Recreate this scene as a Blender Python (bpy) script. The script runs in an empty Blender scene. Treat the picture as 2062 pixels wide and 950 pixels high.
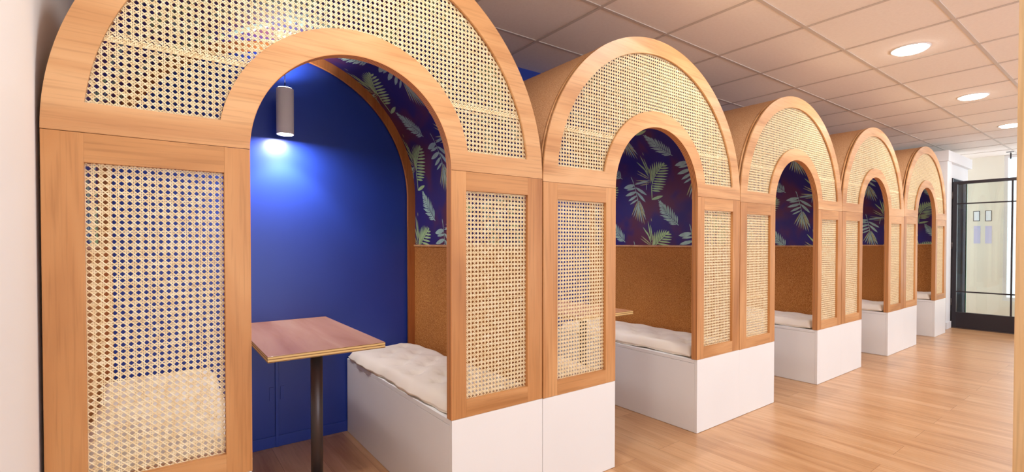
import bpy, bmesh, math, random
from mathutils import Vector, Matrix

# ------------------------------------------------------------ camera, world, exposure
SC = bpy.context.scene
COL = SC.collection
W = 1.65                      # booth pitch in metres
cam_d = bpy.data.cameras.new('camera')
cam = bpy.data.objects.new('camera', cam_d)
COL.objects.link(cam)
cam.location = (0.2478, -1.6484, 1.1366)
cam.rotation_euler = (math.radians(89.195), 0, math.radians(-36.463))
cam_d.sensor_width = 36.0
cam_d.lens = 975.16 / 2062 * 36
cam_d.shift_y = 26.70 / 2062
cam_d.clip_start = 0.05
cam_d.clip_end = 100
SC.camera = cam

SC.view_settings.view_transform = 'Standard'
SC.view_settings.look = 'None'
SC.view_settings.gamma = 1
SC.view_settings.use_curve_mapping = False
SC.view_settings.exposure = 0.33
try:
    SC.cycles.max_bounces = 10
    SC.cycles.diffuse_bounces = 6
    SC.cycles.glossy_bounces = 4
    SC.cycles.transmission_bounces = 6
    SC.cycles.sample_clamp_indirect = 8
    SC.cycles.use_denoising = True
except Exception:
    pass

world = bpy.data.worlds.new('daylight')
SC.world = world
world.use_nodes = True
wb = world.node_tree.nodes['Background']
wb.inputs[0].default_value = (0.91, 0.98, 1.12, 1)
wb.inputs[1].default_value = 2.1
LAMP_POWER = 8.0             # each ceiling downlight
PENDANT_POWER = 12.0
PENDANT_UP = 8.0           # each small booth spot


# ------------------------------------------------------------ helpers
def lin(r, g, b):
    f = lambda c: (c / 255) / 12.92 if c / 255 <= 0.04045 else ((c / 255 + 0.055) / 1.055) ** 2.4
    return (f(r), f(g), f(b), 1.0)


class NT:
    def __init__(self, name, rough=0.5, spec=0.5):
        self.m = bpy.data.materials.new(name)
        self.m.use_nodes = True
        self.t = self.m.node_tree
        self.n = self.t.nodes
        self.b = self.n['Principled BSDF']
        self.b.inputs['Roughness'].default_value = rough
        self.b.inputs['Specular IOR Level'].default_value = spec

    def add(self, kind, **kw):
        nd = self.n.new(kind)
        for k, v in kw.items():
            if k in nd.inputs:
                nd.inputs[k].default_value = v
            else:
                setattr(nd, k, v)
        return nd

    def link(self, a, b):
        self.t.links.new(a, b)

    def coords(self, scale=(1, 1, 1), rnd=True, rot=(0, 0, 0)):
        tc = self.add('ShaderNodeTexCoord')
        mp = self.add('ShaderNodeMapping')
        mp.inputs['Scale'].default_value = scale
        mp.inputs['Rotation'].default_value = rot
        if rnd:
            oi = self.add('ShaderNodeObjectInfo')
            ml = self.add('ShaderNodeVectorMath', operation='SCALE')
            cb = self.add('ShaderNodeCombineXYZ')
            for i in range(3):
                self.link(oi.outputs['Random'], cb.inputs[i])
            self.link(cb.outputs[0], ml.inputs[0])
            ml.inputs['Scale'].default_value = 37.0
            ad = self.add('ShaderNodeVectorMath', operation='ADD')
            self.link(tc.outputs['Object'], ad.inputs[0])
            self.link(ml.outputs[0], ad.inputs[1])
            self.link(ad.outputs[0], mp.inputs['Vector'])
        else:
            self.link(tc.outputs['Object'], mp.inputs['Vector'])
        return mp.outputs[0]

    def ramp(self, fac, stops):
        r = self.add('ShaderNodeValToRGB')
        e = r.color_ramp.elements
        while len(e) > 1:
            e.remove(e[-1])
        e[0].position, e[0].color = stops[0]
        for p, c in stops[1:]:
            k = e.new(p)
            k.color = c
        self.link(fac, r.inputs[0])
        return r.outputs[0]

    def bump(self, h, strength=0.2, dist=0.002):
        bp = self.add('ShaderNodeBump')
        bp.inputs['Strength'].default_value = strength
        bp.inputs['Distance'].default_value = dist
        self.link(h, bp.inputs['Height'])
        self.link(bp.outputs[0], self.b.inputs['Normal'])


def plain(name, rgb, rough=0.5, spec=0.5, noise=0.0, scale=3.0, metallic=0.0):
    k = NT(name, rough, spec)
    c = lin(*rgb)
    k.b.inputs['Metallic'].default_value = metallic
    if noise:
        v = k.coords((scale,) * 3)
        nz = k.add('ShaderNodeTexNoise', Scale=1.0, Detail=3.0)
        k.link(v, nz.inputs['Vector'])
        lo = tuple(x * (1 - noise) for x in c[:3]) + (1,)
        hi = tuple(min(1, x * (1 + noise)) for x in c[:3]) + (1,)
        k.link(k.ramp(nz.outputs['Fac'], [(0.3, lo), (0.7, hi)]), k.b.inputs['Base Color'])
    else:
        k.b.inputs['Base Color'].default_value = c
    return k.m


def wood(name, axis, c0, c1, c2, rough=0.42, fine=1.0):
    """veneer with the grain running along axis ('x' or 'z' or 'y')"""
    k = NT(name, rough, 0.4)
    s = {'x': (1.1, 9, 9), 'y': (9, 1.1, 9), 'z': (9, 9, 1.1)}[axis]
    v = k.coords(s)
    big = k.add('ShaderNodeTexNoise', Scale=0.8, Detail=3.0, Distortion=0.9)
    k.link(v, big.inputs['Vector'])
    s2 = {'x': (4, 120, 120), 'y': (120, 4, 120), 'z': (120, 120, 4)}[axis]
    v2 = k.coords(s2)
    fn = k.add('ShaderNodeTexNoise', Scale=1.0 * fine, Detail=4.0, Distortion=0.3)
    k.link(v2, fn.inputs['Vector'])
    base = k.ramp(big.outputs['Fac'], [(0.30, lin(*c0)), (0.5, lin(*c1)), (0.72, lin(*c2))])
    fine_c = k.ramp(fn.outputs['Fac'], [(0.32, (0.70, 0.66, 0.60, 1)), (0.50, (1, 1, 1, 1)), (0.75, (1.0, 0.97, 0.93, 1))])
    mx = k.add('ShaderNodeMixRGB', blend_type='MULTIPLY')
    mx.inputs[0].default_value = 0.55
    k.link(base, mx.inputs[1])
    k.link(fine_c, mx.inputs[2])
    k.link(mx.outputs[0], k.b.inputs['Base Color'])
    k.bump(fn.outputs['Fac'], 0.12, 0.001)
    return k.m


def ply_edge(name, axis='y', dark=(120, 72, 34), light=(214, 150, 92), pitch=0.0045):
    k = NT(name, 0.6, 0.3)
    v = k.coords((1, 1, 1), rnd=False)
    sp = k.add('ShaderNodeSeparateXYZ')
    k.link(v, sp.inputs[0])
    ml = k.add('ShaderNodeMath', operation='MULTIPLY')
    k.link(sp.outputs['XYZ'.index(axis.upper())], ml.inputs[0])
    ml.inputs[1].default_value = 1 / pitch
    fr = k.add('ShaderNodeMath', operation='PINGPONG')
    fr.inputs[1].default_value = 1.0
    k.link(ml.outputs[0], fr.inputs[0])
    k.link(k.ramp(fr.outputs[0], [(0.2, lin(*light)), (0.6, lin(*light)), (0.8, lin(*dark))]), k.b.inputs['Base Color'])
    return k.m


def speckle(name, a, b, c, scale=260, rough=0.85):
    k = NT(name, rough, 0.25)
    v = k.coords((scale,) * 3)
    n1 = k.add('ShaderNodeTexNoise', Scale=1.0, Detail=2.0)
    k.link(v, n1.inputs['Vector'])
    v2 = k.coords((2.2,) * 3)
    n2 = k.add('ShaderNodeTexNoise', Scale=1.0, Detail=3.0)
    k.link(v2, n2.inputs['Vector'])
    col = k.ramp(n1.outputs['Fac'], [(0.34, lin(*a)), (0.5, lin(*b)), (0.68, lin(*c))])
    tone = k.ramp(n2.outputs['Fac'], [(0.3, (0.86, 0.86, 0.86, 1)), (0.7, (1, 1, 1, 1))])
    mx = k.add('ShaderNodeMixRGB', blend_type='MULTIPLY')
    mx.inputs[0].default_value = 1
    k.link(col, mx.inputs[1])
    k.link(tone, mx.inputs[2])
    k.link(mx.outputs[0], k.b.inputs['Base Color'])
    k.bump(n1.outputs['Fac'], 0.35, 0.001)
    return k.m


def emit(name, rgb, strength):
    m = bpy.data.materials.new(name)
    m.use_nodes = True
    t = m.node_tree
    t.nodes.clear()
    e = t.nodes.new('ShaderNodeEmission')
    o = t.nodes.new('ShaderNodeOutputMaterial')
    e.inputs[0].default_value = lin(*rgb)
    e.inputs[1].default_value = strength
    t.links.new(e.outputs[0], o.inputs[0])
    return m


M = {}
OAK = ((206, 138, 76), (222, 160, 98), (232, 178, 120))
M['wood_x'] = wood('veneer_horizontal', 'x', (184, 128, 78), (206, 154, 102), (222, 176, 126))  # arch veneer coloured lighter, as lit by the nearer lamps
M['wood_z'] = wood('veneer_vertical', 'z', (172, 114, 62), (194, 136, 80), (212, 158, 102))
M['wood_xl'] = wood('veneer_rails', 'x', (176, 120, 66), (200, 144, 88), (216, 164, 110))  # same veneer below the arch, coloured darker, farther from the lamps
M['ply'] = ply_edge('plywood_edge', 'y')
M['ply_plain'] = plain('arch_edge_wood', (176, 112, 58), 0.6, 0.3, 0.2, 20)
M['rear_wood'] = wood('rear_arch_veneer', 'z', (170, 100, 52), (186, 116, 62), (200, 132, 76))
M['shell'] = speckle('cork_outside', (190, 140, 96), (212, 166, 122), (226, 186, 146), 240)
M['cork'] = speckle('cork_inside', (144, 84, 32), (180, 114, 50), (208, 148, 84), 230)
M['white_lam'] = plain('white_laminate', (238, 238, 235), 0.38, 0.5, 0.015, 2)
M['wall_white'] = plain('white_paint', (236, 236, 236), 0.6, 0.3, 0.02, 1.5)
M['blue'] = plain('blue_paint', (34, 64, 164), 0.36, 0.6, 0.08, 2.2)
M['white_metal'] = plain('white_metal', (246, 238, 234), 0.4, 0.5)
M['dark_metal'] = plain('dark_grey_metal', (86, 76, 74), 0.35, 0.6, 0.0, 1, 0.6)
M['black_metal'] = plain('black_frame_metal', (34, 28, 36), 0.4, 0.5)
M['cord'] = plain('cord_black', (6, 6, 8), 0.8, 0.0)
M['pine'] = wood('pine_post', 'z', (222, 178, 120), (238, 206, 156), (246, 222, 182), 0.5)
M['grid'] = plain('ceiling_grid_metal', (208, 198, 188), 0.5, 0.4)
M['far_cream'] = plain('cream_paint', (238, 234, 218), 0.6, 0.3)
M['paper'] = plain('white_paper', (236, 244, 250), 0.6)
M['lilac_reflection'] = plain('lilac_reflection', (206, 206, 236), 0.6)  # painted reflections, drawn as pale sheets
M['black_trim'] = plain('black_trim', (60, 58, 62), 0.4)


def ceiling_mat():
    k = NT('ceiling_tile', 0.85, 0.2)
    v = k.coords((60,) * 3, rnd=False)
    n = k.add('ShaderNodeTexNoise', Scale=1.0, Detail=3.0)
    k.link(v, n.inputs['Vector'])
    k.link(k.ramp(n.outputs['Fac'], [(0.3, lin(243, 235, 227)), (0.7, lin(247, 240, 232))]), k.b.inputs['Base Color'])
    k.bump(n.outputs['Fac'], 0.08, 0.001)
    return k.m


M['tile'] = ceiling_mat()


def floor_mat():
    k = NT('laminate_floor', 0.3, 0.5)
    tc = k.add('ShaderNodeTexCoord')
    mp = k.add('ShaderNodeMapping')
    mp.inputs['Rotation'].default_value = (0, 0, math.pi / 2)
    k.link(tc.outputs['Object'], mp.inputs['Vector'])
    br = k.add('ShaderNodeTexBrick', offset=0.37, squash=1.0)
    br.inputs['Scale'].default_value = 1.0
    br.inputs['Mortar Size'].default_value = 0.0009
    br.inputs['Mortar Smooth'].default_value = 0.2
    br.inputs['Brick Width'].default_value = 1.25
    br.inputs['Row Height'].default_value = 0.19
    br.inputs['Color1'].default_value = (0.2, 0.2, 0.2, 1)
    br.inputs['Color2'].default_value = (0.9, 0.9, 0.9, 1)
    br.inputs['Mortar'].default_value = (0.5, 0.5, 0.5, 1)
    k.link(mp.outputs[0], br.inputs['Vector'])
    # per plank offset so that the grain breaks at joints
    ofs = k.add('ShaderNodeVectorMath', operation='SCALE')
    k.link(br.outputs['Color'], ofs.inputs[0])
    ofs.inputs['Scale'].default_value = 11.0
    ad = k.add('ShaderNodeVectorMath', operation='ADD')
    k.link(tc.outputs['Object'], ad.inputs[0])
    k.link(ofs.outputs[0], ad.inputs[1])
    m1 = k.add('ShaderNodeMapping')
    m1.inputs['Scale'].default_value = (13, 1.3, 1)
    k.link(ad.outputs[0], m1.inputs['Vector'])
    n1 = k.add('ShaderNodeTexNoise', Scale=1.0, Detail=5.0, Distortion=0.8)
    k.link(m1.outputs[0], n1.inputs['Vector'])
    m2 = k.add('ShaderNodeMapping')
    m2.inputs['Scale'].default_value = (110, 5, 1)
    k.link(ad.outputs[0], m2.inputs['Vector'])
    n2 = k.add('ShaderNodeTexNoise', Scale=1.0, Detail=3.0)
    k.link(m2.outputs[0], n2.inputs['Vector'])
    c1 = k.ramp(n1.outputs['Fac'], [(0.28, lin(190, 138, 94)), (0.5, lin(212, 164, 118)), (0.72, lin(224, 182, 140))])
    c2 = k.ramp(n2.outputs['Fac'], [(0.3, (0.78, 0.74, 0.70, 1)), (0.55, (1, 1, 1, 1))])
    mx = k.add('ShaderNodeMixRGB', blend_type='MULTIPLY')
    mx.inputs[0].default_value = 0.45
    k.link(c1, mx.inputs[1])
    k.link(c2, mx.inputs[2])
    tone = k.ramp(br.outputs['Color'], [(0.0, (0.90, 0.89, 0.87, 1)), (1.0, (1, 1, 1, 1))])
    mt = k.add('ShaderNodeMixRGB', blend_type='MULTIPLY')
    mt.inputs[0].default_value = 1.0
    k.link(mx.outputs[0], mt.inputs[1])
    k.link(tone, mt.inputs[2])
    mm = k.add('ShaderNodeMixRGB', blend_type='MIX')
    k.link(br.outputs['Fac'], mm.inputs[0])
    k.link(mt.outputs[0], mm.inputs[1])
    mm.inputs[2].default_value = lin(150, 104, 66)
    k.link(mm.outputs[0], k.b.inputs['Base Color'])
    k.bump(n2.outputs['Fac'], 0.05, 0.0006)
    return k.m


M['floor'] = floor_mat()


def cane_mat():
    k = NT('woven_cane', 0.5, 0.4)
    v = k.coords((70,) * 3)
    n = k.add('ShaderNodeTexNoise', Scale=1.0, Detail=2.0)
    k.link(v, n.inputs['Vector'])
    k.link(k.ramp(n.outputs['Fac'], [(0.3, lin(232, 206, 158)), (0.5, lin(244, 226, 184)), (0.7, lin(250, 238, 206))]), k.b.inputs['Base Color'])
    return k.m


M['cane'] = cane_mat()


def paper_ground():
    k = NT('wallpaper_ground', 0.55, 0.35)
    v = k.coords((3.1,) * 3, rnd=False)
    n = k.add('ShaderNodeTexNoise', Scale=1.0, Detail=2.5, Distortion=0.4)
    k.link(v, n.inputs['Vector'])
    col = k.ramp(n.outputs['Fac'], [(0.36, lin(42, 36, 108)), (0.47, lin(56, 38, 100)), (0.57, lin(90, 44, 72)), (0.70, lin(100, 46, 62))])
    k.link(col, k.b.inputs['Base Color'])
    return k.m


M['paper_ground'] = paper_ground()
M['leaf_green'] = plain('printed_leaf_green', (168, 200, 140), 0.6, 0.3, 0.12, 30)
M['leaf_teal'] = plain('printed_leaf_teal', (160, 190, 176), 0.6, 0.3, 0.12, 30)
M['leaf_olive'] = plain('printed_leaf_olive', (172, 172, 122), 0.6, 0.3, 0.2, 60)
M['leaf_red'] = plain('printed_leaf_red', (122, 48, 62), 0.6, 0.3, 0.1, 30)


def cushion_mat():
    k = NT('cream_cotton', 0.85, 0.2)
    v = k.coords((420,) * 3)
    n = k.add('ShaderNodeTexNoise', Scale=1.0, Detail=2.0)
    k.link(v, n.inputs['Vector'])
    k.b.inputs['Base Color'].default_value = lin(236, 224, 206)
    k.bump(n.outputs['Fac'], 0.15, 0.0005)
    return k.m


M['cushion'] = cushion_mat()


def table_mat():
    k = NT('table_veneer', 0.2, 0.6)
    v = k.coords((9, 1.0, 9))
    n = k.add('ShaderNodeTexNoise', Scale=1.0, Detail=4.0, Distortion=0.6)
    k.link(v, n.inputs['Vector'])
    k.link(k.ramp(n.outputs['Fac'], [(0.3, lin(196, 134, 98)), (0.5, lin(214, 156, 118)), (0.7, lin(224, 172, 134))]), k.b.inputs['Base Color'])
    return k.m


M['table'] = table_mat()
M['table_ply'] = ply_edge('table_plywood_edge', 'z', (134, 92, 48), (232, 196, 132), 0.0052)


def glass_mat(name, rgb, rough=0.0, refl=0.05):
    """thin pane: mostly see-through, a little mirror"""
    m = bpy.data.materials.new(name)
    m.use_nodes = True
    t = m.node_tree
    t.nodes.clear()
    tr = t.nodes.new('ShaderNodeBsdfTransparent')
    tr.inputs[0].default_value = lin(*rgb)
    gl = t.nodes.new('ShaderNodeBsdfGlossy')
    gl.inputs['Roughness'].default_value = rough
    mx = t.nodes.new('ShaderNodeMixShader')
    mx.inputs[0].default_value = refl
    o = t.nodes.new('ShaderNodeOutputMaterial')
    t.links.new(tr.outputs[0], mx.inputs[1])
    t.links.new(gl.outputs[0], mx.inputs[2])
    t.links.new(mx.outputs[0], o.inputs[0])
    return m


M['glass'] = glass_mat('clear_glass', (244, 248, 246))
M['glass_grey'] = glass_mat('grey_glass', (160, 164, 174), refl=0.03)  # dark reflection in the pane put into its tint
M['glass_edge'] = plain('green_glass_edge', (96, 190, 160), 0.2)


def poster_mat():
    k = NT('blue_poster', 0.4, 0.5)
    v = k.coords((1, 1, 1), rnd=False)
    sp = k.add('ShaderNodeSeparateXYZ')
    k.link(v, sp.inputs[0])
    wv = k.add('ShaderNodeMath', operation='MULTIPLY')
    k.link(sp.outputs[2], wv.inputs[0])
    wv.inputs[1].default_value = 40
    fr = k.add('ShaderNodeMath', operation='FRACT')
    k.link(wv.outputs[0], fr.inputs[0])
    st = k.ramp(fr.outputs[0], [(0.0, lin(30, 60, 150)), (0.62, lin(30, 60, 150)), (0.64, lin(150, 180, 220)), (1.0, lin(150, 180, 220))])
    zz = k.ramp(sp.outputs[2], [(0.0, lin(60, 62, 84)), (0.20, lin(60, 62, 84)), (0.21, lin(22, 46, 120)), (1.0, lin(30, 78, 176))])
    mk = k.add('ShaderNodeMath', operation='COMPARE')
    k.link(sp.outputs[2], mk.inputs[0])
    mk.inputs[1].default_value = 0.42
    mk.inputs[2].default_value = 0.12
    mx = k.add('ShaderNodeMixRGB')
    k.link(mk.outputs[0], mx.inputs[0])
    k.link(zz, mx.inputs[1])
    k.link(st, mx.inputs[2])
    k.link(mx.outputs[0], k.b.inputs['Base Color'])
    return k.m


M['poster'] = poster_mat()
M['lamp_emit'] = emit('downlight_glow', (255, 250, 242), 14.0)
M['bulb_up'] = emit('pendant_upper_glow', (246, 246, 255), 10.0)
M['bulb'] = emit('pendant_bulb', (252, 248, 255), 420.0)


def mesh_obj(name, bm, mats, parent=None, smooth=False, bevel=0.0):
    me = bpy.data.meshes.new(name)
    bmesh.ops.recalc_face_normals(bm, faces=bm.faces)
    bm.to_mesh(me)
    bm.free()
    if not isinstance(mats, (list, tuple)):
        mats = [mats]
    for m in mats:
        me.materials.append(m)
    if smooth:
        for p in me.polygons:
            p.use_smooth = True
    o = bpy.data.objects.new(name, me)
    COL.objects.link(o)
    if parent:
        o.parent = parent
    if bevel:
        b = o.modifiers.new('bevel', 'BEVEL')
        b.width = bevel
        b.segments = 2
        b.limit_method = 'ANGLE'
    return o


def box(bm, x0, x1, y0, y1, z0, z1, mi=0):
    vs = [bm.verts.new((x, y, z)) for z in (z0, z1) for y in (y0, y1) for x in (x0, x1)]
    q = [(0, 1, 3, 2), (4, 6, 7, 5), (0, 4, 5, 1), (2, 3, 7, 6), (0, 2, 6, 4), (1, 5, 7, 3)]
    for f in q:
        fc = bm.faces.new([vs[i] for i in f])
        fc.material_index = mi


def boxes(name, lst, mats, parent=None, bevel=0.0):
    bm = bmesh.new()
    for b in lst:
        box(bm, *b)
    return mesh_obj(name, bm, mats, parent, bevel=bevel)


def cyl(bm, x, y, z0, z1, r, seg=32, r1=None, mi=0, caps=True):
    r1 = r if r1 is None else r1
    a = [bm.verts.new((x + r * math.cos(2 * math.pi * i / seg), y + r * math.sin(2 * math.pi * i / seg), z0)) for i in range(seg)]
    b = [bm.verts.new((x + r1 * math.cos(2 * math.pi * i / seg), y + r1 * math.sin(2 * math.pi * i / seg), z1)) for i in range(seg)]
    for i in range(seg):
        j = (i + 1) % seg
        f = bm.faces.new((a[i], a[j], b[j], b[i]))
        f.material_index = mi
        f.smooth = True
    if caps:
        bm.faces.new(a[::-1]).material_index = mi
        bm.faces.new(b).material_index = mi


def struct(o, name=None):
    o['kind'] = 'structure'
    return o


def thing(name, label, cat, loc=(0, 0, 0), group=None, scale=(1, 1, 1)):
    o = bpy.data.objects.new(name, None)
    o.empty_display_size = 0.1
    COL.objects.link(o)
    o.location = loc
    o.scale = scale
    tag(o, label, cat, group)
    return o


def tag(o, label, cat, group=None):
    o['label'] = label
    o['category'] = cat
    if group:
        o['group'] = group
    return o


def dup(root, loc, scale, label):
    r = root.copy()
    COL.objects.link(r)
    r.location = loc
    r.scale = scale
    r['label'] = label
    for ch in list(root.children):
        c = ch.copy()
        COL.objects.link(c)
        c.parent = r
        for g in list(ch.children):
            d = g.copy()
            COL.objects.link(d)
            d.parent = c
    return r


# ------------------------------------------------------------ the room
X0, XF, YB, H = 0.015, 10.65, 1.290, 2.46
YO = -5.0
struct(boxes('floor', [(X0 - 0.1, XF + 0.1, YO, YB + 0.1, -0.05, 0.0)], M['floor']))
struct(boxes('ceiling', [(X0 - 0.1, XF + 0.1, YO, YB + 0.1, H + 0.004, H + 0.06)], M['tile']))
bm = bmesh.new()
y = 0.265 - 0.573 * 9
while y < YB:
    if y > YO:
        box(bm, X0, XF, y - 0.010, y + 0.010, H, H + 0.012)
    y += 0.573
x = 2.285 - 0.6 * 3
while x < XF:
    box(bm, x - 0.009, x + 0.009, YO, YB, H - 0.0006, H + 0.012)
    x += 0.6
struct(mesh_obj('trim_1', bm, M['grid']))
struct(boxes('wall_left', [(X0 - 0.12, X0, YO, YB + 0.12, 0, H + 0.008)], M['wall_white']))
struct(boxes('wall_back', [(X0, 8.57, YB, YB + 0.12, 0, H + 0.008)], M['blue']))
struct(boxes('baseboard_back', [(X0, 8.5, YB - 0.008, YB, 0, 0.062)], M['blue'], bevel=0.002))
# cable cover on the blue wall, with its two small hinge plates
bm = bmesh.new()
box(bm, 0.782, 0.797, YB - 0.012, YB, 0.0, 0.70)
box(bm, 0.752, 0.772, YB - 0.004, YB, 0.26, 0.335)
box(bm, 0.808, 0.828, YB - 0.004, YB, 0.26, 0.335)
struct(mesh_obj('trim_2', bm, M['blue'], bevel=0.001))
# white pier, its boxed head and the wall running on behind the glass
struct(boxes('wall_pier', [(8.575, 9.84, 0.100, YB + 0.12, 0, 2.200), (8.575, 8.79, 0.066, 0.1, 0, 2.2)], M['wall_white']))
struct(boxes('trim_3', [(8.560, 9.84, 0.052, YB, 2.200, 2.338)], M['wall_white'], bevel=0.002))
struct(boxes('baseboard_pier', [(8.565, 8.795, 0.054, 0.066, 0, 0.09), (8.563, 8.575, 0.054, YB, 0, 0.09)], M['wall_white'], bevel=0.002))
# far wall with a tall window at its right
struct(boxes('wall_far', [(XF, XF + 0.12, -0.159, YB + 0.1, 0, H + 0.008), (XF, XF + 0.12, -1.5, -0.159, 0, 0.25),
                          (XF, XF + 0.12, YO, -1.5, 0, H + 0.008)], M['far_cream']))
wf = struct(boxes('window_1', [(XF + 0.02, XF + 0.07, -0.20, -0.159, 0.25, H), (XF + 0.02, XF + 0.07, -1.5, -1.46, 0.25, H),
                               (XF + 0.02, XF + 0.07, -1.46, -0.20, 0.25, 0.30), (XF + 0.02, XF + 0.07, -1.46, -0.20, H - 0.04, H)],
                  M['wall_white']))
boxes('pane', [(XF + 0.04, XF + 0.048, -1.46, -0.20, 0.30, H - 0.04)], M['glass'], wf)

# black framed glass door and its side lights
XD = 8.806
d = bpy.data.objects.new('door_1', None)
COL.objects.link(d)
d.location = (XD, 0.055, 0)
d['kind'] = 'structure'
fr = [(0, 0.045, -0.042, 0, 0, 1.943), (0, 0.045, -1.30, -0.042, 1.905, 1.943), (0, 0.045, -1.30, -0.042, 0.012, 0.215),
      (0.01, 0.04, -0.562, -0.546, 0.215, 1.905), (0.01, 0.04, -1.30, -0.042, 1.640, 1.656), (0.01, 0.04, -1.30, -0.042, 0.478, 0.494),
      (0, 0.045, -1.34, -1.30, 0, 1.943)]
boxes('door_frame', fr, M['black_metal'], d, bevel=0.0015)
boxes('threshold', [(-0.012, 0.05, -1.34, 0.0, 0, 0.012)], M['dark_metal'], d)
boxes('pane', [(0.02, 0.028, -1.30, -0.042, 0.215, 1.905)], M['glass'], d)
hb = bmesh.new()
for hz in (0.30, 1.05, 1.72):
    cyl(hb, -0.006, 0.004, hz, hz + 0.09, 0.007, 12)
mesh_obj('hinge', hb, M['dark_metal'], d)
# grey glass screen running back along the wall
g = thing('glass_screen', 'grey glass side screen standing behind the black door frame, along the white wall', 'glass screen', (XD + 0.05, 0.062, 0))
boxes('pane', [(0, 0.74, 0, 0.008, 0.01, 1.985)], M['glass_grey'], g)
boxes('edge', [(0.74, 0.752, -0.002, 0.010, 0.01, 1.985)], M['glass_edge'], g)
boxes('rail', [(-0.03, 0.752, -0.003, 0.012, 1.985, 1.997), (-0.04, 0.0, -0.003, 0.012, 0, 1.997)], M['black_metal'], g)
# things seen through the door; lilac sheets are put in for reflections
p = boxes('poster', [(0, 0.50, 0, 0.004, 0, 0.92)], M['poster'])
p.location = (9.08, 0.094, 0.69)
tag(p, 'dark blue poster on the wall behind the grey glass screen', 'poster')
for i, (ya, yb, za, zb, mt, lb) in enumerate([
        (0.101, 0.177, 1.471, 1.630, 'paper', 'small pale notice on the far wall, left one of the upper pair'),
        (-0.033, 0.041, 1.466, 1.631, 'paper', 'small pale notice on the far wall, right one of the upper pair'),
        (0.092, 0.169, 1.121, 1.395, 'lilac_reflection', 'lilac reflection put in as a sheet on the far wall, left one of the lower pair'),
        (-0.036, 0.039, 1.121, 1.391, 'lilac_reflection', 'lilac reflection put in as a sheet on the far wall, right one of the lower pair')]):
    bm = bmesh.new()
    box(bm, -0.003, 0, 0, yb - ya, 0, zb - za)
    if mt == 'paper':
        box(bm, -0.004, -0.003, 0.008, yb - ya - 0.008, 0.008, zb - za - 0.008, 1)
    n = mesh_obj('notice_or_reflection', bm, [M['black_trim'] if mt == 'paper' else M[mt], M[mt]])
    n.location = (XF - 0.0005, ya, za)
    tag(n, lb, 'notice', 'notices on the far wall')
s = boxes('ceiling_sign', [(0, 0.008, -0.050, -0.034, -0.085, 0), (0.002, 0.007, -0.045, -0.039, 0, 0.02), (-0.002, 0.012, -0.075, 0.005, 0.012, 0.02)], M['black_trim'])
s.location = (10.3, -0.235, 2.44)
tag(s, 'small dark sign bracket hanging from the ceiling beyond the black glass door', 'sign')

# pine post close to the camera, at the right edge
post = boxes('wooden_post', [(0, 0.09, -0.09, 0, 0, H)], M['pine'], bevel=0.003)
post.location = (1.836, -1.441, 0)
post.rotation_euler = (0, 0, math.radians(-6))
tag(post, 'pale knotty pine post at the right edge of the picture, from floor to ceiling', 'post')


# ------------------------------------------------------------ the booth
A = 0.471                     # width of a side panel
Z1, Z2 = 0.4385, 1.410        # top of the benches, spring line of the arch
R = 0.8215                    # outside of the front arch
RI, RO2, RO = 0.741, 0.437, 0.354
ZR = 0.077                    # height of the horizontal rail above the spring line
CX = W / 2
FY = 0.036                    # thickness of the front frame
DB = 1.278                    # depth of the booth


def arc(cx, cz, r, a0, a1, n):
    return [(cx + r * math.cos(a0 + (a1 - a0) * i / n), cz + r * math.sin(a0 + (a1 - a0) * i / n)) for i in range(n + 1)]


def plate(name, loops, y0, y1, mats, parent=None, bevel=0.0):
    """flat board in the xz plane with holes, from closed outlines; slot 1 = cut edges"""
    cu = bpy.data.curves.new(name + '_outline', 'CURVE')
    cu.dimensions = '2D'
    cu.fill_mode = 'BOTH'
    for lp in loops:
        sp = cu.splines.new('POLY')
        sp.points.add(len(lp) - 1)
        for pt, (a, b) in zip(sp.points, lp):
            pt.co = (a, b, 0, 1)
        sp.use_cyclic_u = True
    cu.extrude = (y1 - y0) / 2
    tmp = bpy.data.objects.new('tmp', cu)
    COL.objects.link(tmp)
    dg = bpy.context.evaluated_depsgraph_get()
    me = bpy.data.meshes.new_from_object(tmp.evaluated_get(dg), depsgraph=dg)
    bpy.data.objects.remove(tmp)
    bpy.data.curves.remove(cu)
    me.name = name
    me.transform(Matrix.Rotation(math.radians(90), 4, 'X'))
    me.transform(Matrix.Translation((0, (y0 + y1) / 2, 0)))
    b = bmesh.new()
    b.from_mesh(me)
    bmesh.ops.remove_doubles(b, verts=b.verts, dist=1e-5)
    bmesh.ops.recalc_face_normals(b, faces=b.faces)
    for f in b.faces:
        f.material_index = 0 if abs(f.normal.y) > 0.5 else (1 if len(mats) > 1 else 0)
    b.to_mesh(me)
    b.free()
    me.materials.clear()
    for m in mats:
        me.materials.append(m)
    o = bpy.data.objects.new(name, me)
    COL.objects.link(o)
    if parent:
        o.parent = parent
    return o


def strip(bm, p, q, w, y, th=0.0009):
    """a flat ribbon of cane between two points of the xz plane"""
    dx, dz = q[0] - p[0], q[1] - p[1]
    L = math.hypot(dx, dz)
    if L < 0.004:
        return
    nx, nz = -dz / L * w / 2, dx / L * w / 2
    c = []
    for (x, z) in (p, q):
        c.append([(x + nx, y + th * 0.4, z + nz), (x + nx * 0.55, y - th, z + nz * 0.55),
                  (x - nx * 0.55, y - th, z - nz * 0.55), (x - nx, y + th * 0.4, z - nz)])
    a = [bm.verts.new(v) for v in c[0]]
    b = [bm.verts.new(v) for v in c[1]]
    for i in range(3):
        bm.faces.new((a[i], a[i + 1], b[i + 1], b[i]))
    bm.faces.new((a[3], a[0], b[0], b[3]))


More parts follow.
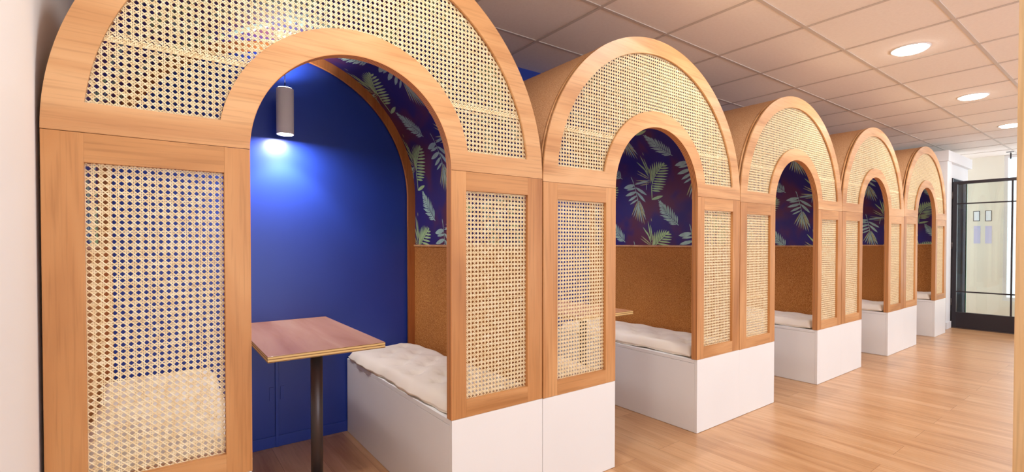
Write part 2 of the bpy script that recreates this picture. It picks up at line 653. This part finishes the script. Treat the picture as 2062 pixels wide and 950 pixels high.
def clip_convexish(p, d, inside_fn, lim, step):
    """intervals of the line p+t*d inside a region, by marching and bisection"""
    out = []
    t = -lim
    prev = inside_fn(p[0] + t * d[0], p[1] + t * d[1])
    start = t if prev else None
    while t < lim:
        t2 = t + step
        cur = inside_fn(p[0] + t2 * d[0], p[1] + t2 * d[1])
        if cur != prev:
            a, b = t, t2
            for _ in range(10):
                m = (a + b) / 2
                if inside_fn(p[0] + m * d[0], p[1] + m * d[1]) == prev:
                    a = m
                else:
                    b = m
            if cur:
                start = b
            else:
                out.append((start, a))
        prev = cur
        t = t2
    if prev:
        out.append((start, lim))
    return out


PIT = 0.0172


def cane(name, x0, x1, z0, z1, inside, parent, y=0.0175, seam=None):
    bm = bmesh.new()
    rnd = random.Random(len(name) + int(x0 * 100))
    cx, cz = (x0 + x1) / 2, (z0 + z1) / 2
    lim = math.hypot(x1 - x0, z1 - z0) / 2 + 0.02

    def run(p, d, w, yy):
        for a, b in clip_convexish(p, d, inside, lim, 0.03):
            strip(bm, (p[0] + a * d[0], p[1] + a * d[1]), (p[0] + b * d[0], p[1] + b * d[1]), w, yy)
    sub = PIT * 0.11
    n = int((x1 - x0) / PIT) + 2
    for i in range(n):
        for s in (-1, 1):
            j = rnd.uniform(-0.0004, 0.0004)
            run((x0 + i * PIT + s * sub + j, cz), (0, 1), 0.0024, y)
    n = int((z1 - z0) / PIT) + 2
    for i in range(n):
        for s in (-1, 1):
            j = rnd.uniform(-0.0004, 0.0004)
            run((cx, z0 + i * PIT + s * sub + j), (1, 0), 0.0024, y - 0.0008)
    r2 = math.sqrt(0.5)
    n = int(((x1 - x0) + (z1 - z0)) / PIT) + 3
    for i in range(n):
        c = (i + 0.5) * PIT
        # x+z = const and z-x = const, both half a cell off the crossings
        q = (c + x0 + z0)
        px = (q - (cz - cx)) / 2
        run((px, q - px), (r2, -r2), 0.0030, y - 0.0016)
        k = c - (x1 - x0) + (z0 - x0)
        k = z0 - x0 + (i - int((x1 - x0) / PIT) - 1 + 0.5) * PIT
        px = ((cz + cx) - k) / 2
        run((px, px + k), (r2, r2), 0.0030, y + 0.0010)
    if seam:
        # two sheets overlap here: a second, shifted layer a few rows high
        def ins2(a, b):
            return inside(a, b) and seam - 0.009 < b < seam + 0.009
        y2 = y - 0.0028
        for i in range(int((x1 - x0) / PIT) + 2):
            for s in (-1, 1):
                p = (x0 + (i + 0.45) * PIT + s * sub, seam)
                for a, b in clip_convexish(p, (0, 1), ins2, 0.02, 0.004):
                    strip(bm, (p[0], seam + a), (p[0], seam + b), 0.0024, y2)
        for k in (-0.45, -0.25, 0.3):
            p = (cx, seam + k * PIT)
            for a, b in clip_convexish(p, (1, 0), ins2, lim, 0.02):
                strip(bm, (p[0] + a, p[1]), (p[0] + b, p[1]), 0.0024, y2 - 0.0008)
        for sg in (1, -1):
            for i in range(int((x1 - x0) / PIT) + 2) if sg > 0 else ():
                p = (x0 + i * PIT, seam)
                d_ = (r2 * sg, r2)
                for a, b in clip_convexish(p, d_, ins2, 0.025, 0.004):
                    strip(bm, (p[0] + a * d_[0], p[1] + a * d_[1]), (p[0] + b * d_[0], p[1] + b * d_[1]), 0.003, y2 - 0.0014)
    return mesh_obj(name, bm, M['cane'], parent)


booth = thing('arched_booth', '', 'booth', (0, 0, 0), 'arched booths in the row')

# upper front: outer ring, rail and inner ring in one board
outer = [(CX - R, Z2 + 0.0008)] + [(CX + R, Z2 + 0.0008)] + arc(CX, Z2, R, 0.002, math.pi - 0.002, 128)
inner_open = [(CX - RO, Z2 + 0.0008)] + arc(CX, Z2, RO, math.pi - 0.002, 0.002, 96) + [(CX + RO, Z2 + 0.0008)]
board = [(CX - R, Z2 + 0.0008)] + arc(CX, Z2, R, math.pi - 0.002, 0.002, 128) + [(CX + R, Z2 + 0.0008), (CX + RO, Z2 + 0.0008)] \
    + arc(CX, Z2, RO, 0.003, math.pi - 0.003, 96) + [(CX - RO, Z2 + 0.0008)]
t1, t2 = math.asin(ZR / RI), math.asin(ZR / RO2)
hole = arc(CX, Z2, RI, t1, math.pi - t1, 128) + arc(CX, Z2, RO2, math.pi - t2, t2, 96)
plate('arch_frame', [board, hole], 0.0, 0.014, [M['wood_x'], M['ply_plain']], booth)
plate('arch_backing', [board, hole], 0.021, FY, [M['wood_x'], M['ply_plain']], booth)


def in_arch(x, z):
    r = math.hypot(x - CX, z - Z2)
    return RO2 - 0.012 < r < RI + 0.012 and z > Z2 + ZR - 0.012


cane('arch_cane', CX - RI - 0.015, CX + RI + 0.015, Z2 + ZR - 0.012, Z2 + RI + 0.02, in_arch, booth, seam=1.665)

OUTW, INW = 0.083, 0.068
PB, PT = 0.5065, 1.335
for side in (0, 1):
    a0, a1 = (0.0035, A) if side == 0 else (W - A, W - 0.0035)
    xa, xb = (a0 + OUTW, a1 - INW) if side == 0 else (a0 + INW, a1 - OUTW)
    for (p0, p1) in ((a0, xa), (xb, a1)):
        boxes('stile', [(p0, p1, 0.0, FY, Z1 + 0.001, Z2 - 0.0008)], [M['wood_z']], booth, bevel=0.0008)
    for (p0, p1) in ((Z1 + 0.001, PB), (PT, Z2 - 0.0008)):
        boxes('rail', [(xa, xb, 0.0, FY, p0, p1)], M['wood_xl'], booth)
    # glazing beads that hold the cane
    cane('side_cane', xa - 0.002, xb + 0.002, PB - 0.002, PT + 0.002,
         lambda x, z, xa=xa, xb=xb: xa < x < xb and PB < z < PT, booth)
# plywood lip along the opening
def lip(bm, pts, nrm, y0, y1, th):
    n = len(pts)
    rows = []
    for (x, z), (nx, nz) in zip(pts, nrm):
        rows.append([bm.verts.new((x, y0, z)), bm.verts.new((x, y1, z)), bm.verts.new((x + nx * th, y1, z + nz * th)), bm.verts.new((x + nx * th, y0, z + nz * th))])
    for a, b in zip(rows, rows[1:]):
        for i in range(4):
            j = (i + 1) % 4
            bm.faces.new((a[i], a[j], b[j], b[i]))
    bm.faces.new(rows[0])
    bm.faces.new(rows[-1][::-1])


def profile(r, z0, n=72):
    pts = [(CX + r, z0)] + [(CX + r, z0 + (Z2 - z0) * k / 4) for k in range(1, 4)]
    nr = [(-1, 0)] * 4
    for i in range(n + 1):
        a = math.pi * i / n
        pts.append((CX + r * math.cos(a), Z2 + r * math.sin(a)))
        nr.append((-math.cos(a), -math.sin(a)))
    pts += [(CX - r, z0 + (Z2 - z0) * k / 4) for k in (3, 2, 1)] + [(CX - r, z0)]
    nr += [(1, 0)] * 4
    return pts, nr


bm = bmesh.new()
pts, nr = profile(RO, Z1 + 0.001)
lip(bm, pts, nr, 0.0006, FY + 0.001, 0.0015)
mesh_obj('opening_edge', bm, M['ply'], booth)

# vault shell, cork outside
bm = bmesh.new()
pts, nr = profile(0.817, Z1)
lip(bm, pts, nr, FY, DB, 0.012)
sh = mesh_obj('vault_shell', bm, M['shell'], booth)
# rear arch board
pts_o = [(CX - 0.803, Z1), ] + arc(CX, Z2, 0.803, math.pi, 0, 96) + [(CX + 0.803, Z1), (CX + 0.752, Z1)] + arc(CX, Z2, 0.752, 0, math.pi, 96) + [(CX - 0.752, Z1)]
plate('rear_arch', [pts_o], DB - 0.02, DB, [M['rear_wood'], M['ply_plain']], booth)
# cork back panels on both inner sides with a light trim on top
ZC = 1.105
for sd in (0, 1):
    s = 1 if sd else -1
    xw = CX + s * 0.8048
    boxes('cork_panel', [(min(xw, xw - s * 0.008), max(xw, xw - s * 0.008), FY, DB - 0.021, Z1, ZC)], M['cork'], booth)
    boxes('cork_trim', [(min(xw, xw - s * 0.014), max(xw, xw - s * 0.014), FY, DB - 0.021, ZC, ZC + 0.012)], M['wood_x'], booth)

# ------------------------------------------------------------ wallpaper, printed palm leaves
RW = 0.8035
LA, LB = (0.0, 0.505), (0.492, -0.120)
S_MIN, S_MAX = ZC + 0.012 - Z2, math.pi * RW - (ZC + 0.012 - Z2)


def wrap(yy, s, off):
    r = RW - off
    if s <= 0:
        return (CX + r, yy, Z2 + s)
    if s >= math.pi * RW:
        return (CX - r, yy, Z2 - (s - math.pi * RW))
    a = s / RW
    return (CX + r * math.cos(a), yy, Z2 + r * math.sin(a))


def blade(out, base, d, L, w, mi, off):
    """one leaflet: a thin pointed shape of five vertices pairs"""
    nx, nz = -d[1], d[0]
    prof = [(0, 0.25), (0.25, 0.85), (0.55, 1.0), (0.82, 0.6), (1.0, 0.0)]
    bend = 0.10 * L
    L_, R_ = [], []
    for t, k in prof:
        cx = base[0] + d[0] * L * t + nx * bend * t * t * 0
        cz = base[1] + d[1] * L * t
        L_.append((cx + nx * w * k / 2, cz + nz * w * k / 2))
        R_.append((cx - nx * w * k / 2, cz - nz * w * k / 2))
    out.append((L_, R_, mi, off))


def frond(out, base, tip, n, lr, ll, w, spread, mi, off, curve=0.0, taper=0.55):
    """feather leaf: a spine with leaflets right (lr) and left (ll) long"""
    dx, dz = tip[0] - base[0], tip[1] - base[1]
    L = math.hypot(dx, dz)
    ux, uz = dx / L, dz / L
    px, pz = -uz, ux
    rr = random.Random(int(1000 * (abs(base[0]) + abs(base[1]))) + n)
    prev = None
    for i in range(n + 1):
        t = i / n
        c = curve * math.sin(math.pi * t) * L
        sx, sz = base[0] + dx * t + px * c, base[1] + dz * t + pz * c
        if prev:
            d = (sx - prev[0], sz - prev[1])
            l = math.hypot(*d)
            blade(out, prev, (d[0] / l, d[1] / l), l * 1.25, 0.006, mi, off)
        prev = (sx, sz)
        env = (1 - taper * abs(t - 0.42) * 1.5) * (0.55 + 0.45 * min(1, (1 - t) * 2.2 + 0.25))
        for sg, ln in ((1, ll), (-1, lr)):
            if ln <= 0 or i == 0:
                continue
            ang = spread * (1 - 0.55 * t) * sg + rr.uniform(-0.05, 0.05)
            ca, sa = math.cos(ang), math.sin(ang)
            dd = (ux * ca - uz * sa, ux * sa + uz * ca)
            blade(out, (sx, sz), dd, ln * env * rr.uniform(0.9, 1.05), w, mi, off)
    blade(out, prev, (ux, uz), 0.5 * max(lr, ll), w * 0.8, mi, off)


BLADES = [(0.659, 0.176, 0.665, 0.298, 0.0122, 1), (0.651, 0.193, 0.647, 0.315, 0.0122, 1), (0.64, 0.209, 0.625, 0.327,
    0.0123, 1), (0.628, 0.225, 0.603, 0.333, 0.0124, 1), (0.613, 0.241, 0.582, 0.334, 0.0125, 1), (0.596,
    0.257, 0.563, 0.329, 0.0126, 1), (0.577, 0.272, 0.545, 0.326, 0.0128, 1), (0.556, 0.287, 0.523, 0.319,
    0.0133, 1), (0.668, 0.122, 0.592, 0.108, 0.0133, 1), (0.668, 0.139, 0.567, 0.122, 0.0132, 1), (0.665,
    0.157, 0.557, 0.137, 0.0131, 1), (0.66, 0.174, 0.539, 0.153, 0.013, 1), (0.651, 0.192, 0.536, 0.173,
    0.013, 1), (0.64, 0.209, 0.528, 0.19, 0.0129, 1), (0.627, 0.226, 0.516, 0.211, 0.0128, 1), (0.611, 0.243,
    0.507, 0.232, 0.0128, 1), (0.593, 0.259, 0.498, 0.253, 0.0127, 1), (0.572, 0.276, 0.494, 0.272, 0.0126,
    1), (0.549, 0.292, 0.5, 0.293, 0.0127, 1), (0.668, 0.118, 0.667, 0.15, 0.0071, 1), (0.668, 0.142, 0.66,
    0.174, 0.0072, 1), (0.662, 0.167, 0.648, 0.198, 0.0074, 1), (0.652, 0.191, 0.63, 0.222, 0.0076, 1),
    (0.636, 0.215, 0.609, 0.245, 0.0077, 1), (0.616, 0.238, 0.582, 0.268, 0.0079, 1), (0.59, 0.261, 0.551,
    0.29, 0.008, 1), (0.561, 0.284, 0.516, 0.312, 0.008, 1), (0.675, 0.054, 0.573, 0.074, 0.0238, 1), (0.673,
    0.05, 0.67, 0.164, 0.0092, 1), (0.68, 0.248, 0.712, 0.399, 0.0102, 1), (0.67, 0.252, 0.688, 0.371, 0.0092,
    1), (0.688, 0.265, 0.76, 0.354, 0.0106, 1), (0.68, 0.217, 0.776, 0.286, 0.0091, 3), (0.68, 0.206, 0.784,
    0.265, 0.007, 3), (0.68, 0.227, 0.718, 0.316, 0.0093, 1), (0.677, 0.194, 0.809, 0.212, 0.0088, 3), (0.679,
    0.184, 0.824, 0.192, 0.0089, 3), (0.688, 0.174, 0.775, 0.17, 0.0076, 3), (0.675, 0.175, 0.657, 0.287,
    0.0082, 3), (0.679, 0.394, 0.682, 0.418, 0.0051, 3), (0.845, 0.243, 0.836, 0.211, 0.0064, 2), (0.838,
    0.219, 0.831, 0.185, 0.0064, 2), (0.832, 0.193, 0.825, 0.158, 0.0064, 2), (0.827, 0.167, 0.82, 0.131,
    0.0064, 2), (0.821, 0.139, 0.814, 0.102, 0.0064, 2), (0.816, 0.111, 0.809, 0.072, 0.0064, 2), (0.81,
    0.081, 0.804, 0.041, 0.0064, 2), (0.805, 0.051, 0.798, 0.01, 0.0064, 2), (0.8, 0.019, 0.793, -0.023,
    0.0064, 2), (0.827, 0.177, 0.935, 0.162, 0.0323, 2), (0.82, 0.152, 0.909, 0.144, 0.0161, 2), (0.816,
    0.123, 0.927, 0.099, 0.0265, 2), (0.814, 0.093, 0.9, 0.057, 0.0215, 2), (0.808, 0.063, 0.885, 0.029,
    0.015, 2), (0.818, 0.181, 0.676, 0.2, 0.0165, 2), (0.817, 0.157, 0.718, 0.09, 0.0228, 2), (0.811, 0.12,
    0.734, 0.037, 0.0221, 2), (0.72, 0.127, 0.708, 0.189, 0.0062, 2), (0.806, 0.053, 0.868, -0.061, 0.0108,
    3), (0.805, 0.036, 0.85, -0.076, 0.0107, 2), (0.804, 0.019, 0.829, -0.094, 0.0106, 3), (0.801, 0.052,
    0.808, -0.106, 0.0105, 2), (0.801, 0.036, 0.788, -0.116, 0.0106, 3), (0.799, 0.019, 0.765, -0.126, 0.0107,
    2), (0.797, 0.052, 0.742, -0.137, 0.0108, 3), (0.796, 0.035, 0.728, -0.102, 0.0111, 2), (0.795, 0.018,
    0.732, -0.075, 0.0114, 3), (0.792, 0.052, 0.742, -0.047, 0.0111, 2), (0.791, 0.035, 0.758, -0.02, 0.0113,
    3)]


def motif():
    o = []
    # faint red leaves lie underneath
    frond(o, (0.540, 0.080), (0.400, 0.160), 8, 0.085, 0.085, 0.008, 1.0, 4, 0.0012)
    frond(o, (0.285, -0.190), (0.370, -0.06), 8, 0.08, 0.08, 0.008, 1.0, 4, 0.0012)
    # green fan, its olive half and the drooping teal leaf: (y, s) of foot and tip, width, ink
    for (ya, sa, yb, sb, w, mi) in BLADES:
        L = math.hypot(yb - ya, sb - sa)
        blade(o, (ya, sa), ((yb - ya) / L, (sb - sa) / L), L, w, mi, 0.0018 + 0.0001 * (len(o) % 7))
    # teal feather pointing up and inwards
    frond(o, (0.440, -0.150), (0.590, 0.015), 13, 0.085, 0.085, 0.0105, 0.85, 2, 0.0026, curve=-0.06)
    return o


MOT = motif()


def wallpaper(parent, phase):
    bm = bmesh.new()
    y0, y1 = FY, DB - 0.021
    ns = 90
    prev = None
    for i in range(ns + 1):
        s = S_MIN + (S_MAX - S_MIN) * i / ns
        a, b = bm.verts.new(wrap(y0, s, 0.0016)), bm.verts.new(wrap(y1, s, 0.0016))
        if prev:
            f = bm.faces.new((prev[0], prev[1], b, a))
            f.smooth = True
        prev = (a, b)
    for ia in range(-3, 9):
        for ib in range(-4, 6):
            oy = phase[0] + ia * LA[0] + ib * LB[0]
            os_ = phase[1] + ia * LA[1] + ib * LB[1]
            for (L_, R_, mi, off) in MOT:
                P = [(q[0] + oy, q[1] + os_) for q in L_], [(q[0] + oy, q[1] + os_) for q in R_]
                al = P[0] + P[1]
                if min(q[0] for q in al) < y0 or max(q[0] for q in al) > y1:
                    # shorten at the sheet edge instead of dropping the whole blade
                    P = [[(min(max(q[0], y0), y1), q[1]) for q in pp] for pp in P]
                    al = P[0] + P[1]
                    if max(q[0] for q in al) - min(q[0] for q in al) < 1e-4:
                        continue
                if min(q[1] for q in al) < S_MIN or max(q[1] for q in al) > S_MAX:
                    P = [[(q[0], min(max(q[1], S_MIN), S_MAX)) for q in pp] for pp in P]
                    al = P[0] + P[1]
                    if max(q[1] for q in al) - min(q[1] for q in al) < 1e-4:
                        continue
                va = [bm.verts.new(wrap(q[0], q[1], off)) for q in P[0]]
                vb = [bm.verts.new(wrap(q[0], q[1], off)) for q in P[1]]
                for k in range(4):
                    try:
                        f = bm.faces.new((va[k], va[k + 1], vb[k + 1], vb[k])) if k < 3 else bm.faces.new((va[3], va[4], vb[3]))
                        f.material_index = mi
                    except ValueError:
                        pass
    return mesh_obj('wallpaper', bm, [M['paper_ground'], M['leaf_green'], M['leaf_teal'], M['leaf_olive'], M['leaf_red']], parent)


# ------------------------------------------------------------ bench, cushion, table, pendant
def make_bench():
    t = thing('bench', '', 'bench', (0, 0, 0), 'white bench boxes')
    w = A
    boxes('front_panel', [(0.0, w, 0.0, 0.018, 0.002, Z1)], M['white_lam'], t, bevel=0.0008)
    boxes('side_panel', [(w - 0.016, w, 0.0186, 1.272, 0.002, Z1 - 0.0235)], M['white_lam'], t, bevel=0.0008)
    bm = bmesh.new()
    box(bm, 0.0, w, 0.0185, 1.272, Z1 - 0.022, Z1 - 0.001)
    for f in bm.faces:
        if f.normal.y > 0.5 or (sum(v.co.y for v in f.verts) / 4 > 1.27):
            f.material_index = 1
    mesh_obj('seat_board', bm, [M['white_lam'], M['ply_plain']], t, bevel=0.0008)
    return t


def make_cushion(seed, L=1.20, w=0.435, h=0.058):
    rr = random.Random(seed)
    nx, ny = 40, 100
    tufts = []
    for j in range(6):
        for i in range(2):
            tufts.append((w * (0.28 + 0.44 * i) + rr.uniform(-.012, .012), L * (0.09 + 0.165 * j) + rr.uniform(-.012, .012)))
    for j in range(5):
        tufts.append((w * 0.5 + rr.uniform(-.01, .01), L * (0.17 + 0.165 * j) + rr.uniform(-.01, .01)))
    ph = [rr.uniform(0, 6.28) for _ in range(12)]
    bm = bmesh.new()
    top, bot = [], []
    for j in range(ny + 1):
        rt, rb = [], []
        for i in range(nx + 1):
            # finer spacing near the edges
            u = 0.5 - 0.5 * math.cos(math.pi * i / nx) * (0.72 + 0.28 * abs(math.cos(math.pi * i / nx)))
            v = 0.5 - 0.5 * math.cos(math.pi * j / ny) * (0.72 + 0.28 * abs(math.cos(math.pi * j / ny)))
            e = min(u, 1 - u) * w
            f = min(v, 1 - v) * L
            k = min(1, e / 0.05)
            g = min(1, f / 0.05)
            edge = (1 - (1 - k) ** 2.4) * (1 - (1 - g) ** 2.4)
            x, y = u * w, v * L
            z = h * (0.28 + 0.72 * edge)
            for (tx, ty) in tufts:
                dd = math.hypot(x - tx, y - ty)
                z -= 0.021 * math.exp(-(dd / 0.030) ** 2) * edge
                if dd < 0.09:
                    an = math.atan2(y - ty, x - tx)
                    z += 0.0035 * math.sin(an * 7 + tx * 90) * math.exp(-((dd - 0.035) / 0.025) ** 2) * edge
            z += 0.0028 * edge * (math.sin(x * 38 + ph[0] + 2 * math.sin(y * 9 + ph[1])) + math.sin(y * 31 + ph[2] + 2 * math.sin(x * 15 + ph[3])))
            # sides: wavy hem with short creases
            wob = 0.006 * math.sin(y * 11 + ph[4]) * (1 if u < 0.5 else -1) * (1 - k) + 0.003 * math.sin(y * 47 + ph[5]) * (1 - k)
            wy = 0.005 * math.sin(x * 17 + ph[6]) * (1 - g)
            rt.append(bm.verts.new((x + wob, y + wy, z)))
            inset = 0.004
            rb.append(bm.verts.new((x + wob + (0.5 - u) * 2 * inset, y + wy + (0.5 - v) * 2 * inset,
                                    0.0012 + 0.004 * (1 - min(k, g)) * (1 + math.sin(x * 23 + y * 19 + ph[7])))))
        top.append(rt)
        bot.append(rb)
    for j in range(ny):
        for i in range(nx):
            bm.faces.new((top[j][i], top[j][i + 1], top[j + 1][i + 1], top[j + 1][i]))
            bm.faces.new((bot[j][i], bot[j + 1][i], bot[j + 1][i + 1], bot[j][i + 1]))
    for i in range(nx):
        bm.faces.new((top[0][i], bot[0][i], bot[0][i + 1], top[0][i + 1]))
        bm.faces.new((top[ny][i], top[ny][i + 1], bot[ny][i + 1], bot[ny][i]))
    for j in range(ny):
        bm.faces.new((top[j][0], top[j + 1][0], bot[j + 1][0], bot[j][0]))
        bm.faces.new((top[j][nx], bot[j][nx], bot[j + 1][nx], top[j + 1][nx]))
    o = mesh_obj('seat_cushion', bm, M['cushion'], smooth=True)
    return o


def make_table():
    t = thing('booth_table', '', 'table', (0, 0, 0), 'booth tables')
    bm = bmesh.new()
    box(bm, -0.232, 0.232, -0.215, 0.70, 0.679, 0.703)
    for f in bm.faces:
        c = f.calc_center_median()
        f.material_index = 0 if (c.z > 0.702 or c.z < 0.680) else 1
    mesh_obj('tabletop', bm, [M['table'], M['table_ply']], t, bevel=0.0008)
    bm = bmesh.new()
    cyl(bm, 0, 0, 0.008, 0.672, 0.0255, 32)
    mesh_obj('leg', bm, M['dark_metal'], t)
    bm = bmesh.new()
    cyl(bm, 0, 0, 0, 0.008, 0.10, 40)
    mesh_obj('foot_plate', bm, M['dark_metal'], t)
    boxes('mounting_plate', [(-0.09, 0.09, -0.09, 0.09, 0.672, 0.6785)], M['dark_metal'], t)
    return t


def make_pendant():
    """origin at the lower rim"""
    t = thing('pendant_lamp', '', 'lamp', (0, 0, 0), 'cylinder pendant lamps')
    bm = bmesh.new()
    r, hh, seg = 0.043, 0.243, 40
    rings = []
    for (rad, z) in ((0.039, 0.02), (0.039, 0.0), (r, 0.0), (r, hh - 0.002), (0.0395, hh), (0.0395, hh - 0.03)):
        rings.append([bm.verts.new((rad * math.cos(2 * math.pi * i / seg), rad * math.sin(2 * math.pi * i / seg), z)) for i in range(seg)])
    for a, b in zip(rings, rings[1:]):
        for i in range(seg):
            j = (i + 1) % seg
            bm.faces.new((a[i], a[j], b[j], b[i]))
    bm.faces.new(rings[-1])
    bm.faces.new(rings[0][::-1])
    mesh_obj('shade', bm, M['white_metal'], t)
    bm = bmesh.new()
    cyl(bm, 0, 0, 0.001, 0.006, 0.0375, 40)
    mesh_obj('bulb', bm, M['bulb'], t)
    bm = bmesh.new()
    cyl(bm, 0, 0, 0.25, 0.395, 0.0022, 8)
    mesh_obj('cord', bm, M['cord'], t)
    ld = bpy.data.lights.new('pendant_light', 'SPOT')
    ld.energy = PENDANT_POWER
    ld.spot_size = math.radians(108)
    ld.spot_blend = 0.5
    ld.shadow_soft_size = 0.02
    ld.color = (1.0, 0.96, 1.0)
    lo = bpy.data.objects.new('light', ld)
    COL.objects.link(lo)
    lo.parent = t
    lo.location = (0, 0, -0.022)
    ud = ld.copy()
    ud.energy = PENDANT_UP
    ud.spot_size = math.radians(150)
    ud.spot_blend = 0.8
    uo = bpy.data.objects.new('light', ud)
    COL.objects.link(uo)
    uo.parent = t
    uo.location = (0, 0, 0.275)
    uo.rotation_euler = (math.pi, 0, 0)
    bm = bmesh.new()
    cyl(bm, 0, 0, 0.2435, 0.2455, 0.036, 40)
    mesh_obj('upper_bulb', bm, M['bulb_up'], t)
    return t


bench0 = make_bench()
table0 = make_table()
pend0 = make_pendant()

BND = [0.0124, 0.9915, 2.0040, 3.0085, 3.9965, 4.9962]
SZ = [1.0053, 0.9986, 0.9930, 0.9949, 1.0016]
PHASE = [(0.045, 0.120), (0, 0), (0.0, -0.158), (-0.018, -0.315), (0.09, -0.20)]
BL = ['arched wooden booth with cane panels nearest the camera, against the white left wall',
      'second arched cane booth from the left wall, its opening showing wallpaper and a table corner',
      'third arched cane booth from the left wall, middle one of the row',
      'fourth arched cane booth from the left wall, last but one before the glass door',
      'smallest and farthest arched cane booth, beside the white pier and glass door']
BN = ['nearest booth', 'second booth from the left wall', 'middle booth of the five', 'fourth booth from the left wall', 'farthest booth by the glass door']
LBN = ['left white bench box of the nearest booth, by the white wall',
       'left white bench box of the second booth, joined to the nearest booth',
       'left white bench box of the middle booth, joined to the second booth',
       'left white bench box of the fourth booth, joined to the middle booth',
       'left white bench box of the farthest booth, joined to the fourth booth']
cush = [make_cushion(3), make_cushion(11, 1.18, 0.44, 0.070)]
for i in range(5):
    ox = BND[i] * W
    sx = BND[i + 1] - BND[i]
    sz = SZ[i]
    loc, scl = (ox, 0, 0), (sx, 1, sz)
    if i == 0:
        b = booth
        b.location, b.scale, b['label'] = loc, scl, BL[0]
        booth_src = booth
    else:
        b = dup(booth_src, loc, scl, BL[i])
    if i == 0:
        pass
    BL[i] = b
for i in range(5):
    wallpaper(BL[i], PHASE[i])

first = {'bench': True, 'table': True, 'pend': True}
for i in range(5):
    ox = BND[i] * W
    sx = BND[i + 1] - BND[i]
    sz = SZ[i]
    wi = sx * W
    # benches: left one has its open side to the right, right one is mirrored
    gap = 0.0015 if i < 2 else 0.0003
    lo = (ox + gap, 0, 0)
    ls = (sx * 0.9965, 1, sz)
    if i == 0:
        bench0.location, bench0.scale, bench0['label'] = lo, ls, LBN[0]
    else:
        dup(bench0, lo, ls, LBN[i])
    dup(bench0, (ox + wi - (0.0015 if i < 1 else 0.0003), 0, 0), (-sx * 0.9965, 1, sz),
        'right white bench box of the ' + BN[i])
    # cushions
    for side in (0, 1):
        src = cush[0] if (side == 1) == (i == 0) else cush[1]
        used = src.get('label') is not None
        c = src
        if used:
            c = src.copy()
            COL.objects.link(c)
        z = Z1 * sz - 0.0005
        if side == 1:
            c.location = (ox + wi - 0.028 - 0.435, 0.048, z)
            if i == 0:
                c.rotation_euler = (0, 0, math.radians(0.9))
                c.location = (ox + wi - 0.026 - 0.437 + 0.010, 0.05, z)
            else:
                c.rotation_euler = (0, 0, 0)
        else:
            c.location = (ox + 0.028, 0.048, z)
            c.rotation_euler = (0, 0, 0)
        tag(c, 'cream tufted cushion on the ' + ('left' if side == 0 else 'right') + ' bench of the ' + BN[i], 'cushion', 'tufted cream seat cushions')
    # table
    tl = (ox + wi / 2 + (0.0 if i != 1 else -0.005), 0.585, 0)
    lb = 'small wooden table on one dark leg in the ' + BN[i]
    if i == 0:
        table0.location, table0['label'] = (0.822, 0.585, 0), lb
    else:
        dup(table0, tl, (1, 1, 1), lb)
    lb = 'white cylinder pendant lamp hanging in the ' + BN[i] + ', over its table'
    pl = (ox + wi / 2 - 0.012, 1.160, 1.713)
    if i == 0:
        pend0.location, pend0['label'] = pl, lb
    else:
        dup(pend0, pl, (1, 1, 1), lb)

# ------------------------------------------------------------ ceiling downlights
def make_downlight():
    t = thing('ceiling_light', '', 'ceiling light', (0, 0, 0), 'round ceiling downlights')
    bm = bmesh.new()
    seg = 48
    rings = []
    for rad, z in ((0.098, 0.0), (0.100, -0.006), (0.108, -0.006), (0.112, 0.0)):
        rings.append([bm.verts.new((rad * math.cos(2 * math.pi * i / seg), rad * math.sin(2 * math.pi * i / seg), z)) for i in range(seg)])
    for a, b in zip(rings, rings[1:]):
        for i in range(seg):
            j = (i + 1) % seg
            bm.faces.new((a[i], a[j], b[j], b[i]))
    mesh_obj('trim_ring', bm, M['wall_white'], t, smooth=True)
    bm = bmesh.new()
    rings = [[bm.verts.new((rad * math.cos(2 * math.pi * i / seg), rad * math.sin(2 * math.pi * i / seg), z)) for i in range(seg)]
             for rad, z in ((0.097, -0.001), (0.095, -0.010), (0.085, -0.017), (0.06, -0.022), (0.025, -0.024))]
    for a, b in zip(rings, rings[1:]):
        for i in range(seg):
            j = (i + 1) % seg
            bm.faces.new((a[i], a[j], b[j], b[i]))
    bm.faces.new(rings[-1])
    mesh_obj('diffuser', bm, M['lamp_emit'], t, smooth=True)
    ld = bpy.data.lights.new('downlight', 'AREA')
    ld.shape = 'DISK'
    ld.size = 0.19
    ld.energy = LAMP_POWER
    ld.color = (1.0, 0.98, 0.95)
    o = bpy.data.objects.new('light', ld)
    COL.objects.link(o)
    o.parent = t
    o.location = (0, 0, -0.028)
    return t


dl = make_downlight()
DLP = [(4.43, 'largest round ceiling light, nearest the camera of those in view, over the aisle'),
       (6.235, 'middle one of the three round ceiling lights over the aisle'),
       (8.05, 'farthest round ceiling light, small, half beside the pine post'),
       (2.63, 'round ceiling light over the aisle before the second booth'),
       (0.83, 'round ceiling light over the aisle before the nearest booth')]
for i, (x, lb) in enumerate(DLP):
    pos = (x, -0.585, H + 0.004)
    if i == 0:
        dl.location, dl['label'] = pos, lb
    else:
        dup(dl, pos, (1, 1, 1), lb)
